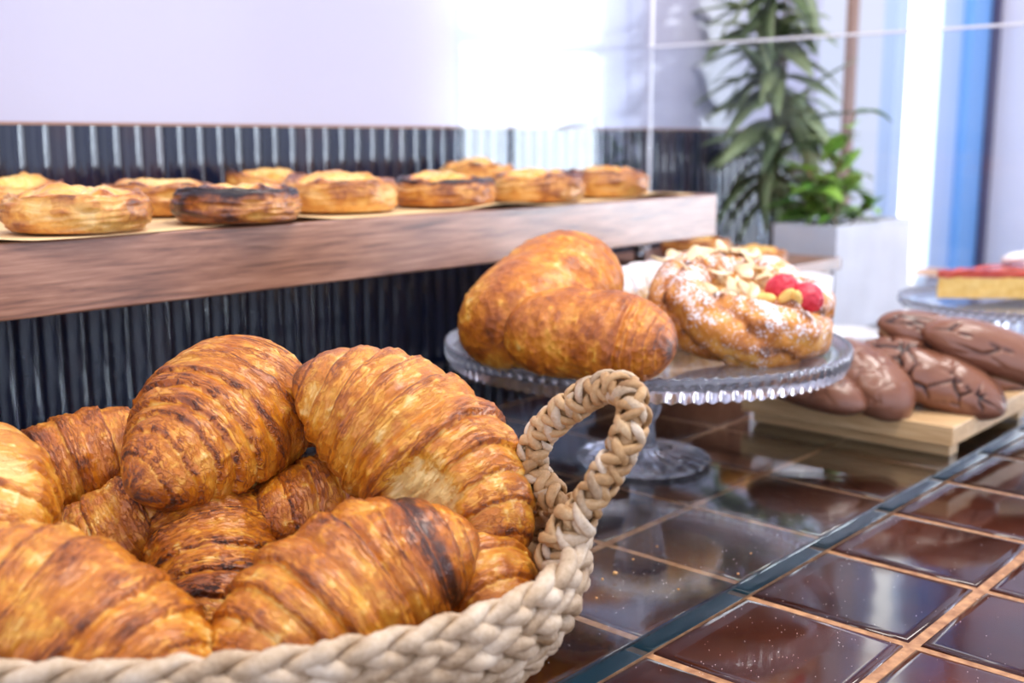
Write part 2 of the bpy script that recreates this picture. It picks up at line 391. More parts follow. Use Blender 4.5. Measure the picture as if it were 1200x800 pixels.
# street front: piers, open glazing to the sky, one bay of bright daylight glazing
wf = tag(MB().box((-2.2, -2.5, FL), (6.2, -2.4, -.45)).build('wall_front', M_body), kind='structure')
for a, b in ((-2.2, -1.9), (-.2, 0.0), (1.8, 2.1), (3.1, 4.35), (5.55, 6.2)):
    MB().box((a, -2.5, -.45), (b, -2.4, 1.7)).build('pier', M_paint, wf)
MB().box((4.35, -2.5, 1.2), (5.55, -2.4, 1.7)).build('lintel', M_paint, wf)
wbay = tag(MB().box((4.35, -2.47, -.45), (5.55, -2.45, 1.2)).build('window_3', M_day), kind='structure')
MB().box((4.74, -2.45, -.45), (4.78, -2.42, 1.2)).build('mullion', M_paint, wbay)
MB().box((4.35, -2.45, .74), (5.55, -2.42, .82)).build('transom', M_paint, wbay)
w4 = tag(MB().box((6.08, -2.35, -.45), (6.095, -.5, 1.2)).build('sheen_window', M_sheen_glow), kind='structure')  # unseen glowing window, added to give the shelf's far end its sheen
MB().box((6.05, -1.45, -.45), (6.08, -1.40, 1.2)).build('mullion', M_paint, w4)
tag(MB().box((6.1, -2.4, FL), (6.2, 1.2, 1.7)).build('wall_side', M_paint), kind='structure')

# ------------------------------------------------------------------ tiled counter
TP = .0997; GX0, GY0 = .4569, .2139
counter = empty('tiled_counter', (.9, .4, FL))
tag(counter, 'tiled counter top of glossy dark brown square tiles with tan grout', 'counter')
def under(o, root):
    o.parent = root; o.matrix_parent_inverse = root.matrix_world.inverted()
bpy.context.view_layer.update()
cbody = MB().box((-.35, -.28, FL), (2.3, WY+.0003, -.010)).build('counter_body', M_body); under(cbody, counter)
grout = MB().box((-.36, -.29, -.010), (2.3, WY+.0003, -.0016)).build('grout_bed', M_grout); under(grout, counter)
def tile_mesh():
    h = TP/2-.0030; v = []; f = []
    for (s, z) in ((h, -.008), (h, -.0020), (h-.0007, -.0007), (h-.0022, -.0001), (h-.006, 0)):
        v += [(-s, -s, z), (s, -s, z), (s, s, z), (-s, s, z)]
    for r in range(4):
        for j in range(4): f.append((r*4+j, r*4+(j+1) % 4, r*4+4+(j+1) % 4, r*4+4+j))
    f.append((16, 17, 18, 19)); f.append((3, 2, 1, 0))
    me = bpy.data.meshes.new('tile'); me.from_pydata(v, [], f); me.polygons.foreach_set('use_smooth', [True]*len(f)); me.update(); return me
TILE = tile_mesh()
for i in range(-7, 17):
    for j in range(-4, 7):
        x = GX0+TP*(i+.5); y = GY0+TP*(j+.5)
        if y+TP/2 > WY+.02: continue
        o = link('tile', TILE, M_tile); under(o, counter)
        o.location = (x, y, 0); o.matrix_parent_inverse = counter.matrix_world.inverted()
GE = .3110; GT = .0105
glass = MB().box((-.33, GE, .0003), (1.2815, .893, GT)).build('glass_sheet', M_sheet, bevel=.0012)
edge_ = MB().box((-.33, GE-.0006, .0004), (1.2815, GE-.0001, GT-.0012)).build('polished_edge', M_edge, glass)
tag(glass, 'thick clear glass sheet with teal edge lying over the brown tiles', 'glass sheet')
# end pane of the display
zt = at_x(1000, 42, 1.285)[2]
pane = MB().box((1.282, .12, .0002), (1.290, .896, zt)).build('glass_partition', M_pane)
tag(pane, 'upright clear glass partition with bright top edge in front of the plants', 'glass partition')
edge = MB().box((1.2818, .12, zt), (1.2902, .894, zt+.003)).build('top_edge', M_ceramic, pane)
MB().box((1.2840, .890, .0125), (1.2880, .8930, 1.1)).build('edge_post', M_ceramic, pane)

splash = MB().box((at_y(537, 200, WY-.0125)[0], WY-.0125, GT+.0005), (1.281, WY-.0085, 1.3)).build('glass_splashback', M_pane)
tag(splash, 'clear glass splashback panel standing in front of the navy ribbed tiles', 'glass panel')
# ------------------------------------------------------------------ wooden shelf and its paper
SY, SZ0, SZ1 = .65, .1555, .2005
XS1 = at_y(840, 250, SY)[0]
shelf = MB().box((-.1, SY, SZ0), (XS1, WY-.0135, SZ1)).build('wooden_shelf', M_walnut, bevel=.0015)
tag(shelf, 'thick walnut shelf board in front of the navy ribbed wall', 'shelf')
px_ = at_y(750, 296, SY+.03)
post = empty('shelf_post', (px_[0], SY+.03, GT)); tag(post, 'slim chrome post holding up the walnut shelf', 'shelf post')
MB().tube([(0, 0, .004), (0, 0, SZ0-GT-.004)], .006, 16).build('rod', M_chrome, post, True)
MB().lathe([(.014, .0003), (.014, .003), (.007, .005)], 20).build('foot', M_chrome, post, True)
MB().lathe([(.007, SZ0-GT-.006), (.012, SZ0-GT-.004), (.012, SZ0-GT-.0005)], 20).build('cap', M_chrome, post, True)
def paper():
    nu, nv = 160, 12; X = np.linspace(-.09, XS1-.03, nu)[:, None]*np.ones((1, nv)); v = np.linspace(0, 1, nv)[None, :]
    edge = SY+.002+.004*np.sin(X*31)+.005*np.sin(X*13+1)
    Y = edge*(1-v)+(WY-.03)*v
    Z = SZ1+.0008+np.clip(1-v*2.5, 0, 1)**2*(.0045*np.maximum(0, np.sin(X*27+.8))**2)
    T = np.stack([X, Y, Z], -1); B = T.copy(); B[..., 2] -= .0004
    V = np.concatenate([T.reshape(-1, 3), B.reshape(-1, 3)]); q = grid_quads(nu, nv, False); n = nu*nv
    Q = [q, q[:, ::-1]+n]
    for a in (np.arange(nu)*nv, np.arange(nu)*nv+nv-1): Q.append(np.stack([a[:-1], a[1:], a[1:]+n, a[:-1]+n], -1))
    return mesh_fast('paper', V, np.concatenate(Q))
tag(link('parchment_sheet', paper(), M_paper), 'wavy tan parchment paper under the tarts on the walnut shelf', 'paper')

# ------------------------------------------------------------------ pastry generators
def spindle(L, R, bend=.5, seed=0, cuts=(.18, .36, .54, .71, .87), step=.075, nu=240, nv=120, power=(2.0, .62), flat=.86,
            dark=.36, skew=.05, lam=1.0, patch=None, taper=1.0, sugar=0.0, tip=.0, scorch=None, oneside=False, shift=0.0):
    """a rolled, layered pastry: crescent spine, radius that steps down at every wrap towards both ends"""
    rng = np.random.default_rng(seed)
    u = np.linspace(-1, 1, nu); u = np.sign(u)*(1-(1-np.abs(u))**1.15)
    U, TH = np.meshgrid(u, np.arange(nv)*2*PI/nv, indexing='ij')
    q = np.stack([np.cos(TH), np.sin(TH), U*2.5], -1)
    wob = (fbm(q*1.3+seed*7.1, seed, 3)-.5)
    side = np.where(U >= 0, 1, -1)
    Uw = U + skew*np.sin(TH+seed)*(1-np.abs(U)) + .10*wob*(1-np.abs(U)**4)
    A = np.clip(np.abs(Uw), 0, .9999)
    if oneside: A = np.where(Uw < 0, A*cuts[0]*.8, A)
    b = np.concatenate([[0], np.array(cuts)+rng.uniform(-.02, .02, len(cuts)), [1.0001]])
    seg = np.clip(np.searchsorted(b, A, side='right')-1, 0, len(b)-2)
    f = (A-b[seg])/(b[seg+1]-b[seg])
    Us = U+shift*(1-U*U); env = (1-np.abs(Us)**power[0]*.985)**power[1]
    drop = smooth(.93, 1.0, f)
    saw = (f**1.2)*(1-drop) + .35*np.sin(PI*np.clip(f, 0, 1))
    last = seg == len(b)-2
    saw = np.where(last, .35*np.sin(PI*f*.5), saw)
    amp = step*(1+.5*(rng.random(len(b))[seg]-.5))
    r = env*(1+amp*(saw-.35))
    # fine laminations close to each wrap edge
    lmask = smooth(.35, .95, f+.5*wob)*np.where(last, .6, 1)
    ph = f*2*PI*5.3+wob*9+seg*1.7
    lines = np.sin(ph)*.5+.5
    n2 = fbm(q*np.array([4, 4, 4.])+3.3*seed, seed+5, 3)-.5
    fine = fbm(np.stack([np.cos(TH)*2.2, np.sin(TH)*2.2, Uw*26], -1)+seed, seed+9, 3)-.5
    r = r*(1+lam*.016*(lines-.5)*lmask+.05*n2+lam*.035*fine+.10*wob)
    bl = np.maximum(0, noise(q*np.array([9, 9, 10.])+seed*2.7, seed+3)-.66)
    r = r*(1+.10*bl)
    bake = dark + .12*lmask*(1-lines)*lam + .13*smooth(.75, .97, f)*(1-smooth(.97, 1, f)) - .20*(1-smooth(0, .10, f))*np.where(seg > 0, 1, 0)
    bake += .30*lam*fine + .45*wob + .30*n2 - .9*bl
    bake -= .22*smooth(-.25, -.95, np.sin(TH))          # paler underside, away from the oven heat
    bake += .22*smooth(.82, 1, np.abs(U))
    su = np.zeros_like(r)
    if patch:
        for (u0, t0, su_, st_) in patch:
            dth = np.abs((TH-t0+PI) % (2*PI)-PI)
            w = 1-smooth(.55, 1.0, np.sqrt(((U-u0)/su_)**2+(dth/st_)**2)+.35*n2)
            r = r*(1-.16*w+.05*w*fine); bake = bake*(1-w)+w*(-.12+.5*n2)
    if scorch: bake += .55*np.exp(-((Uw-scorch[0])/scorch[1])**2)
    rr = R*r
    phi = U*bend
    if bend > 1e-3:
        sx = L/2*np.sin(phi)/math.sin(bend); sy = -(L/2)*(1-np.cos(phi))/math.sin(bend)
    else: sx = L/2*U; sy = 0*U
    nxv, nyv = np.sin(phi), np.cos(phi)
    c, s = np.cos(TH), np.sin(TH)
    zz = s*rr*np.where(s > 0, flat, flat*.82)
    V = np.stack([sx+nxv*c*rr, sy+nyv*c*rr, zz], -1)
    if sugar:
        nz = fbm(q*2.2+5*seed, seed+21, 3)
        su = np.clip((s*.9+.15)*sugar+(nz-.5)*1.1, 0, 1)
    V = V.reshape(-1, 3); n = len(V)
    V = np.concatenate([V, [V[:nv].mean(0)], [V[-nv:].mean(0)]])
    bk = np.concatenate([bake.ravel(), [.6, .6]]); sg = np.concatenate([su.ravel(), [0, 0]])
    Q = grid_quads(nu, nv)
    j = np.arange(0, nv, 2)
    c0 = np.stack([np.full(len(j), n), (j+2) % nv, j+1, j], -1); c1 = np.stack([np.full(len(j), n+1), n-nv+j, n-nv+j+1, n-nv+(j+2) % nv], -1)
    return mesh_fast('crust', V, np.concatenate([Q, c0, c1])[:, ::-1], {'bake': bk, 'sugar': sg, 'ax': np.concatenate([(Uw*L/.14).ravel(), [0, 0]]), 'cx': np.concatenate([c.ravel(), [0, 0]]), 'sx': np.concatenate([s.ravel(), [0, 0]]), 'lamw': np.concatenate([(lam*(.35+.65*smooth(.15, .8, f+.8*wob))).ravel(), [0, 0]])})

def croissant(name, px, py, z, axis, dorsal, label, group=None, mat_=M_croissant, cat='croissant', **k):
    loc = at(px, py, z)
    o = link(name, spindle(**k), mat_)
    o.matrix_world = frame(cvec(*axis), cvec(*dorsal), loc)
    return tag(o, label, cat, group)
GB = 'croissants piled in the basket'
croissant('croissant', 258, 500, .121, (-.24, -.44, .87), (.15, .75, .65), 'large croissant atop the pile, dark curled tip pointing down at the others', GB,
          L=.128, R=.0400, bend=.35, seed=11, cuts=(.16, .31, .46, .60, .73, .86), step=.085, dark=.38, flat=.88, shift=.12, skew=.05, lam=1.2, patch=[(.34, -.45, .20, .34)])
croissant('croissant', 492, 527, .116, (.74, -.58, .34), (.30, .62, .70), 'large glossy croissant with torn pale crumb resting against the basket handle', GB,
          L=.140, R=.0375, bend=.42, seed=23, cuts=(.20, .40, .58, .75, .90), step=.09, dark=.36, flat=.95, patch=[(.42, 2.55, .34, .55)])
croissant('croissant', 398, 712, .074, (.70, .44, -.56), (-.2, .72, .62), 'croissant with a dark scorched band leaning on the front basket rim', GB,
          L=.130, R=.0365, bend=.38, seed=37, cuts=(.22, .42, .60, .77, .90), step=.09, dark=.40, flat=.96, scorch=(.62, .10))
croissant('croissant', 88, 746, .075, (.86, -.40, .22), (.25, .75, .60), 'broad light brown croissant lying along the front basket rim beside the scorched one', GB,
          L=.150, R=.0365, bend=.40, seed=41, cuts=(.20, .38, .56, .73, .88), dark=.38, flat=.92)
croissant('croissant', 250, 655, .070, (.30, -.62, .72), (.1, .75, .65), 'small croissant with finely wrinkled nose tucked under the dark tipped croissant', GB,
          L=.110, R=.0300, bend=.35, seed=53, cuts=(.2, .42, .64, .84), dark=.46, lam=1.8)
croissant('croissant', 150, 622, .078, (-.72, -.45, .35), (-.3, .75, .60), 'slanted croissant wedged between the wrinkled small one and the broad front one', GB,
          L=.110, R=.0270, bend=.35, seed=67, cuts=(.2, .42, .64, .84), dark=.40, lam=1.5)
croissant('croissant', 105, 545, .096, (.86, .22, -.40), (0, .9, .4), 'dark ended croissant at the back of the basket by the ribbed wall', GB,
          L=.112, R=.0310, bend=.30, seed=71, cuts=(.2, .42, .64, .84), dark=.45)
croissant('croissant', -22, 584, .106, (.45, -.45, .75), (.2, .8, .5), 'pale yellow croissant with a light stripe lying behind the broad front one', GB,
          L=.105, R=.0310, bend=.3, seed=83, cuts=(.25, .5, .75), dark=.27, patch=[(.25, 1.2, .16, .5)], lam=.5)
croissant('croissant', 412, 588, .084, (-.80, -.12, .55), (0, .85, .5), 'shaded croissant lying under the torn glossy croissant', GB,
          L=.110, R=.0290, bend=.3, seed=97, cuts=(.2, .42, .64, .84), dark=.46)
croissant('croissant', 545, 664, .072, (.55, -.35, .70), (.3, .8, .5), 'smooth rounded croissant end between the scorched croissant and the rim', GB,
          L=.095, R=.0270, bend=.25, seed=103, cuts=(.35, .7), dark=.38, lam=.5)
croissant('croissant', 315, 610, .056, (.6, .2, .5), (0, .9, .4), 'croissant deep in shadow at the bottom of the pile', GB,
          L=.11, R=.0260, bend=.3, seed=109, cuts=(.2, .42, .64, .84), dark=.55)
croissant('croissant', 395, 474, .122, (.7, .2, -.6), (0, .9, .3), 'croissant mostly hidden behind the two large top croissants', GB,
          L=.100, R=.0240, bend=.3, seed=113, cuts=(.2, .42, .64, .84), dark=.38)

# ------------------------------------------------------------------ basket
BC = np.array([.251, .433]); BA = np.array([.66, -.75]); BA /= np.linalg.norm(BA); BB = np.array([-BA[1], BA[0]])
RIMZ = .075
basket = empty('woven_basket', (BC[0], BC[1], GT))
tag(basket, 'oval woven seagrass basket with plaited rim holding croissants', 'basket')
bpy.context.view_layer.update()
def ell(t, a, b, z): return np.stack([BC[0]+a*np.cos(t)*BA[0]+b*np.sin(t)*BB[0], BC[1]+a*np.cos(t)*BA[1]+b*np.sin(t)*BB[1], np.broadcast_to(z, t.shape)], -1)
def profile(z):   # bowl: narrow foot, flaring wall
    s = np.clip((z-.014)/(RIMZ-.014), 0, 1); w = .70+.30*np.sin(s*PI/2)**.9
    return .186*w, .118*w
def rope_strand(a, b, zf, rh, rs, n_turn, phase, hand, seed, k=9, per=22, tilt=.0):
    n = n_turn*per; t = np.arange(n)*2*PI/n
    # equal arc length
    tt = np.linspace(0, 2*PI, 2000); p = ell(tt, a, b, 0.0); s = np.concatenate([[0], np.cumsum(np.linalg.norm(np.diff(p, axis=0), axis=1))]); t = np.interp(np.arange(n)/n*s[-1], s, tt)
    C = ell(t, a, b, zf(t)); T = np.roll(C, -1, 0)-np.roll(C, 1, 0); T /= np.linalg.norm(T, axis=1)[:, None]
    O = np.cross(T, [0, 0, 1.]); O /= np.linalg.norm(O, axis=1)[:, None]; N = np.cross(O, T)
    rng = np.random.default_rng(seed); ph = hand*np.arange(n)/per*2*PI+phase
    jit = 1+.14*(noise(np.stack([np.arange(n)*.33, np.full(n, seed*1.), np.zeros(n)], -1), seed)-.5)*2
    H = C+(O*np.cos(ph)[:, None]+N*np.sin(ph)[:, None])*(rh*jit)[:, None]
    T2 = np.roll(H, -1, 0)-np.roll(H, 1, 0); T2 /= np.linalg.norm(T2, axis=1)[:, None]
    rad = O*np.cos(ph)[:, None]+N*np.sin(ph)[:, None]; side = np.cross(T2, rad); side /= np.linalg.norm(side, axis=1)[:, None]; rad = np.cross(side, T2)
    sw = rs*(.88+.24*np.cos(ph+.2))*jit
    th = np.arange(k)*2*PI/k
    V = H[:, None, :]+sw[:, None, None]*(1.05*np.cos(th)[None, :, None]*side[:, None, :]+.92*np.sin(th)[None, :, None]*rad[:, None, :])
    return mesh_fast('strand', V.reshape(-1, 3), grid_quads(n, k, True, True), {'along': np.repeat(np.arange(n)/per, k)})
NR = 9
bi = basket.matrix_world.inverted()
def bput(o, par=basket, m=bi): o.parent = par; o.matrix_parent_inverse = m; return o
for r in range(NR):
    z = .0168+(RIMZ-.012-.0168)*r/(NR-1); a, b = profile(z)
    row = link('woven_row', rope_strand(a, b, lambda t, z=z: z+.0*t, .0022, .0030, 31, 0, 1 if r % 2 else -1, r), M_straw); bput(row)
    s2 = link('strand', rope_strand(a, b, lambda t, z=z: z+.0*t, .0022, .0030, 31, PI, 1 if r % 2 else -1, r+50), M_straw); bput(s2, row, Matrix())
def rimz(t): return RIMZ+.007*np.cos(t)**6
for q, (dz, hand) in enumerate(((-.0075, -1), (-.0020, 1), (.0035, -1), (.0085, 1))):
    a, b = profile(RIMZ); a += .001; b += .001
    row = link('plaited_rim', rope_strand(a, b, lambda t, dz=dz: rimz(t)+dz, .0026, .0035, 26, .4, hand, 80+q, per=26), M_straw); bput(row)
    s2 = link('strand', rope_strand(a, b, lambda t, dz=dz: rimz(t)+dz, .0026, .0035, 26, .4+PI, hand, 90+q, per=26), M_straw); bput(s2, row, Matrix())
def lining():
    nu, nv = 10, 80; zs = np.linspace(.0112, RIMZ-.004, nu); t = np.arange(nv)*2*PI/nv; V = []
    for z in zs:
        a, b = profile(z); V.append(ell(t, a-.004, b-.004, z))
    V.append(ell(t, a-.006, b-.006, z))
    for z in zs[::-1]:
        a, b = profile(z); V.append(ell(t, a-.006, b-.006, max(z, .018)))
    V.append(ell(t, .01, .006, .018)); V.insert(0, ell(t, .01, .006, .0112))
    V = np.array(V); return mesh_fast('lining', V.reshape(-1, 3), grid_quads(len(V), nv))
bput(link('basket_base', lining(), M_straw2))
def spline(P, n):
    P = np.array(P, float); m = len(P); out = []
    for i in range(n):
        s = i/(n-1)*(m-1); k = min(int(s), m-2); t = s-k
        p0, p1, p2, p3 = P[max(k-1, 0)], P[k], P[k+1], P[min(k+2, m-1)]
        out.append(.5*((2*p1)+(-p0+p2)*t+(2*p0-5*p1+4*p2-p3)*t*t+(-p0+3*p1-3*p2+p3)*t**3))
    return np.array(out)
HPX = [(648, 668, .488), (662, 630, .484), (688, 590, .478), (714, 550, .474), (736, 510, .472), (744, 474, .476), (727, 455, .486), (700, 458, .497), (672, 474, .507), (646, 495, .515), (627, 520, .521), (624, 548, .522), (640, 572, .520), (660, 592, .514), (672, 612, .506)]
HP = spline([at_depth(*p) for p in HPX], 160)
def path_at(s):
    d = np.concatenate([[0], np.cumsum(np.linalg.norm(np.diff(HP, axis=0), axis=1))]); s = np.clip(s, 0, d[-1])
    return np.array([np.interp(s, d, HP[:, i]) for i in range(3)])
HL = np.linalg.norm(np.diff(HP, axis=0), axis=1).sum()
handle = MB().tube(HP, .0042, 10).build('handle', M_straw2, None, True); bput(handle)
def wrap_piece(s0, a0, hand, seed, R=.0064, w=.0024, span=2.7, slope=.0095):
    """one flat blade of grass bent slantwise round the handle core"""
    n, k = 11, 6; V = []
    rng = np.random.default_rng(seed); w = w*rng.uniform(.8, 1.2); R = R*rng.uniform(.95, 1.08)
    for i in range(n):
        t = i/(n-1)-.5; s = s0+hand*t*slope; a = a0+t*span
        p = path_at(s); T = path_at(s+.002)-path_at(s-.002); T /= np.linalg.norm(T)
        x = np.cross(T, CU*.3+CR*.1+CF); x /= np.linalg.norm(x); y = np.cross(T, x)
        rd = x*math.cos(a)+y*math.sin(a); taper = (1-(2*abs(t))**3)*.75+.25
        lift = R-.0022*(2*abs(t))**2
        tang = -x*math.sin(a)+y*math.cos(a); dirv = tang*span*R+T*hand*slope; dirv /= np.linalg.norm(dirv); sd = np.cross(dirv, rd)
        for j in range(k):
            th = 2*PI*j/k; V.append(p+rd*(lift+.0016*math.sin(th)*taper)+sd*(w*math.cos(th)*taper))
    q = grid_quads(n, k); return mesh_fast('straw', V, q)
hi_ = basket.matrix_world.inverted()
ns = int((HL-.02)/.0037); cid = 0
for i in range(ns):
    s0 = .010+i*.0037
    for c in range(3):
        o = link('straw_wrap', wrap_piece(s0+c*.0016, c*2*PI/3+i*.55+(.3 if i % 2 else 0), 1 if (i+c) % 2 else -1, cid), M_straw2 if cid % 4 else M_straw); cid += 1
        bput(o, handle, Matrix())

for i in range(12):      # thicker binding where the handle meets the rim
    o = link('straw_wrap', wrap_piece(.006+i*.0022, i*2.1, 1 if i % 2 else -1, 900+i, R=.0088, w=.0030, span=3.0, slope=.012), M_straw if i % 3 else M_straw2); bput(o, handle, Matrix())
# ------------------------------------------------------------------ cake stand and its pastries
SCX, SCY, PZ = .716, .497, .104
def make_stand(name, loc, R, h, label, sk=1.0):
    st = empty(name, (loc[0], loc[1], GT)); tag(st, label, 'cake stand')
    t = .0035; nb = int(R/.154*104)
    prof = [(.004, h-.007), (.03, h-.0065), (R*.55, h-.0055), (R*.86, h-.0045), (R*.93, h-.0045-.0015*sk), (R*.955, h-.0035-.0085*sk), (R*.975, h-.003-.0095*sk), (R*.985, h-.002-.006*sk), (R*.995, h-.002), (R, h+.003), (R*.992, h+.0045),
            (R*.975, h+.003), (R*.955, h-.0005), (R*.92, h-.001), (R*.6, h-.0015), (.03, h-.002), (.004, h-.002)]
    k = nb*6
    def mod(i, a, r, z):
        if 4 <= i <= 8: r = r+.0012*math.cos(nb*a+(PI if i in (5, 6) else 0)); z = z-.0012*(math.cos(nb*a) if i in (5, 6) else 0)
        if i in (9, 10): z = z+.0006*math.cos(nb*a)
        return r, z
    MB().lathe(prof, k, mod=mod).build('plate', M_cutglass, st, True)
    hs = h-.0072
    sp = [(.010, .012), (.0085, hs*.25), (.0075, hs*.38), (.011, hs*.44), (.0125, hs*.5), (.0115, hs*.55), (.0145, hs*.62), (.0165, hs*.75), (.0175, hs*.9), (.020, hs)]
    def mod2(i, a, r, z): return r*(1+.16*abs(math.cos(5*a))), z
    MB().lathe(sp, 72, mod=mod2).build('stem', M_stemglass, st, True)
    fp = [(R*.33, .0002), (R*.345, .002), (R*.34, .0045), (R*.30, .0062), (R*.20, .0088), (R*.10, .0115), (.0105, .0122)]
    def mod3(i, a, r, z): return r*(1+(.012*math.cos(20*a) if i < 4 else .0)), z+(.0016*math.cos(24*a) if 2 < i < 6 else 0)
    MB().lathe(fp, 120, mod=mod3).build('foot', M_footglass, st, True)
    return st
make_stand('cake_stand', (SCX, SCY), .154, PZ-GT, 'round pressed glass cake stand with beaded rim, carrying rolls and a ring danish')
PT = PZ-.001
croissant('bread_roll', 636, 355, PT+.042, (.50, .42, -.60), (-.45, .72, .52), 'plump golden roll tilted up at the back of the glass cake stand', 'plain rolls on the cake stand', M_roll, 'roll',
          L=.135, R=.047, bend=.15, seed=131, cuts=(.62, .74, .86), step=.07, power=(3.2, .5), dark=.44, lam=.12, oneside=True, flat=.86, nu=160, nv=90)
croissant('bread_roll', 690, 396, PT+.028, (.90, -.10, .35), (0, .85, .5), 'smooth orange brown roll with striped end lying on the cake stand beside the ring danish', 'plain rolls on the cake stand', M_roll, 'roll',
          L=.116, R=.034, bend=.12, seed=137, cuts=(.50, .60, .70, .80, .90), step=.07, power=(3.0, .5), dark=.48, lam=.2, oneside=True, flat=.92, nu=160, nv=90)
sp_ = croissant('sugared_pastry', 775, 342, PT+.027, (.92, .10, -.30), (0, .9, .4), 'pastry dusted with icing sugar behind the ring danish on the cake stand', None, M_sugar, 'pastry',
          L=.125, R=.031, bend=.2, seed=149, cuts=(.2, .42, .62, .82), step=.08, power=(2.6, .5), dark=.30, sugar=1.0, nu=150, nv=84)

def ring_mesh(R=.045, r=.0215, seed=3, nu=220, nv=64):
    u = np.arange(nu)*2*PI/nu; v = np.arange(nv)*2*PI/nv; U, Vv = np.meshgrid(u, v, indexing='ij')
    q = np.stack([np.cos(U)*2, np.sin(U)*2, np.sin(Vv)], -1); q2 = np.stack([np.cos(U)*3, np.sin(U)*3, np.cos(Vv)*1.2], -1)
    w = fbm(q*1.5+q2*.7, seed, 3)-.5
    tw = Vv*3+U*5+w*2.0
    groove = np.abs(np.sin(tw*.5))**.5
    lay = np.sin(Vv*9+U*4+w*8)*.5+.5
    rr = r*(.76+.32*groove+.05*(lay-.5)+.35*w)
    x = (R+rr*np.cos(Vv))*np.cos(U); y = (R+rr*np.cos(Vv))*np.sin(U); z = rr*1.12*np.sin(Vv)
    z = np.maximum(z, -.021)
    bake = .52+.5*w+.34*(1-groove)+.24*(lay-.5)
    su = np.clip(smooth(.1, .95, np.sin(Vv))*.45+(.5*groove-.45)+(fbm(q*4, seed+4, 2)-.5)*1.3, 0, 1)
    return mesh_fast('crust', np.stack([x, y, z], -1).reshape(-1, 3), grid_quads(nu, nv, True, True)[:, ::-1], {'bake': bake.ravel(), 'sugar': su.ravel()})
RD = at(870, 361, PT+.033)
ring = empty('ring_danish', mat_=Matrix.Translation(Vector(RD)) @ Matrix.Rotation(.0, 4, 'Z'))
rq = frame(cvec(1, -.12, 0), (Vector((0, 0, 1))*.92+Vector(cvec(.42, 0, .20))*.8), RD); ring.matrix_world = rq
tag(ring, 'twisted ring danish dusted with sugar, filled with almonds and raspberries', 'danish')
link('crust', ring_mesh(), M_sugar, ring)
def dome(rx, ry, rz, seed, amp=.25, nu=40, nv=40, freq=3):
    th = np.linspace(0.02, PI-.02, nu); ph = np.arange(nv)*2*PI/nv; T, P = np.meshgrid(th, ph, indexing='ij')
    d = np.stack([np.sin(T)*np.cos(P), np.sin(T)*np.sin(P), np.cos(T)], -1); w = 1+amp*(fbm(d*freq+seed, seed, 3)-.5)
    return mesh_fast('solid', (d*w[..., None]*np.array([rx, ry, rz])).reshape(-1, 3), grid_quads(nu, nv)[:, ::1])
link('filling', dome(.040, .040, .012, 4, .5), M_cream, ring).location = (0, 0, .004)
def flake_mesh(seed):
    rng = np.random.default_rng(seed); n = 12; V = []
    for z in (-.0006, .0006):
        for j in range(n):
            a = 2*PI*j/n; x = math.cos(a)*.0085; y = math.sin(a)*.0055*(1+.35*math.cos(a)); V.append((x, y, z+.0022*(x/.0085)**2))
    F = [tuple(range(n))[::-1], tuple(range(n, 2*n))]+[(j, (j+1) % n, n+(j+1) % n, n+j) for j in range(n)]
    me = bpy.data.meshes.new('flake'); me.from_pydata(V, [], F); me.polygons.foreach_set('use_smooth', [True]*len(F)); me.update(); return me
FLK = flake_mesh(0); rr_ = random.Random(5)
for i in range(34):
    a = rr_.uniform(0, 2*PI); d = .040*math.sqrt(rr_.random())
    if i > 22: a = rr_.uniform(1.2, 2.7); d = rr_.uniform(.040, .055)
    z = .014+.010*rr_.random() if i <= 22 else .024
    o = link('almond_flake', FLK, M_almond, ring); o.location = (d*math.cos(a)-.006, d*math.sin(a), z)
    o.rotation_euler = (rr_.uniform(-.7, .7), rr_.uniform(-.7, .7), rr_.uniform(0, 6)); s = rr_.uniform(.75, 1.15); o.scale = (s, s, s)
def rasp_mesh():
    nu, nv = 44, 60; th = np.linspace(.02, PI-.02, nu); ph = np.arange(nv)*2*PI/nv; T, P = np.meshgrid(th, ph, indexing='ij')
    d = np.stack([np.sin(T)*np.cos(P), np.sin(T)*np.sin(P), np.cos(T)], -1)
    k = np.arange(62); gy = 1-2*(k+.5)/62; ga = k*2.39996; G = np.stack([np.sqrt(1-gy**2)*np.cos(ga), np.sqrt(1-gy**2)*np.sin(ga), gy], -1)
    m = (d.reshape(-1, 3) @ G.T).max(1).reshape(nu, nv); b = np.sqrt(np.clip((m-.955)/.045, 0, 1))
    V = d*(.92+.14*b)[..., None]*np.array([.0112, .0112, .0125]); return mesh_fast('berry', V.reshape(-1, 3), grid_quads(nu, nv))
RM = rasp_mesh()
for loc, rot in (((.022, -.014, .024), (.6, .4, .2)), ((.038, -.022, .023), (1.2, -.3, 1.))):
    o = link('raspberry', RM, M_rasp, ring); o.location = loc; o.rotation_euler = rot
NM = dome(.0042, .0042, .0085, 9, .2, 16, 16)
for loc, rot in (((.022, -.030, .026), (.3, .45, 0)), ((.029, -.032, .026), (.3, -.35, .3)), ((.008, -.028, .022), (1.2, .6, .9))):
    o = link('nut_piece', NM, M_nut, ring); o.location = loc; o.rotation_euler = rot
for i in range(14):
    o = link('almond_flake', FLK, M_almond, sp_); a = rr_.uniform(-.01, .055); b = rr_.uniform(-.02, .02)
    o.location = (a, b, .029-.4*abs(b)+.001*i % .003); o.rotation_euler = (rr_.uniform(-.5, .5), rr_.uniform(-.5, .5), rr_.uniform(0, 6))

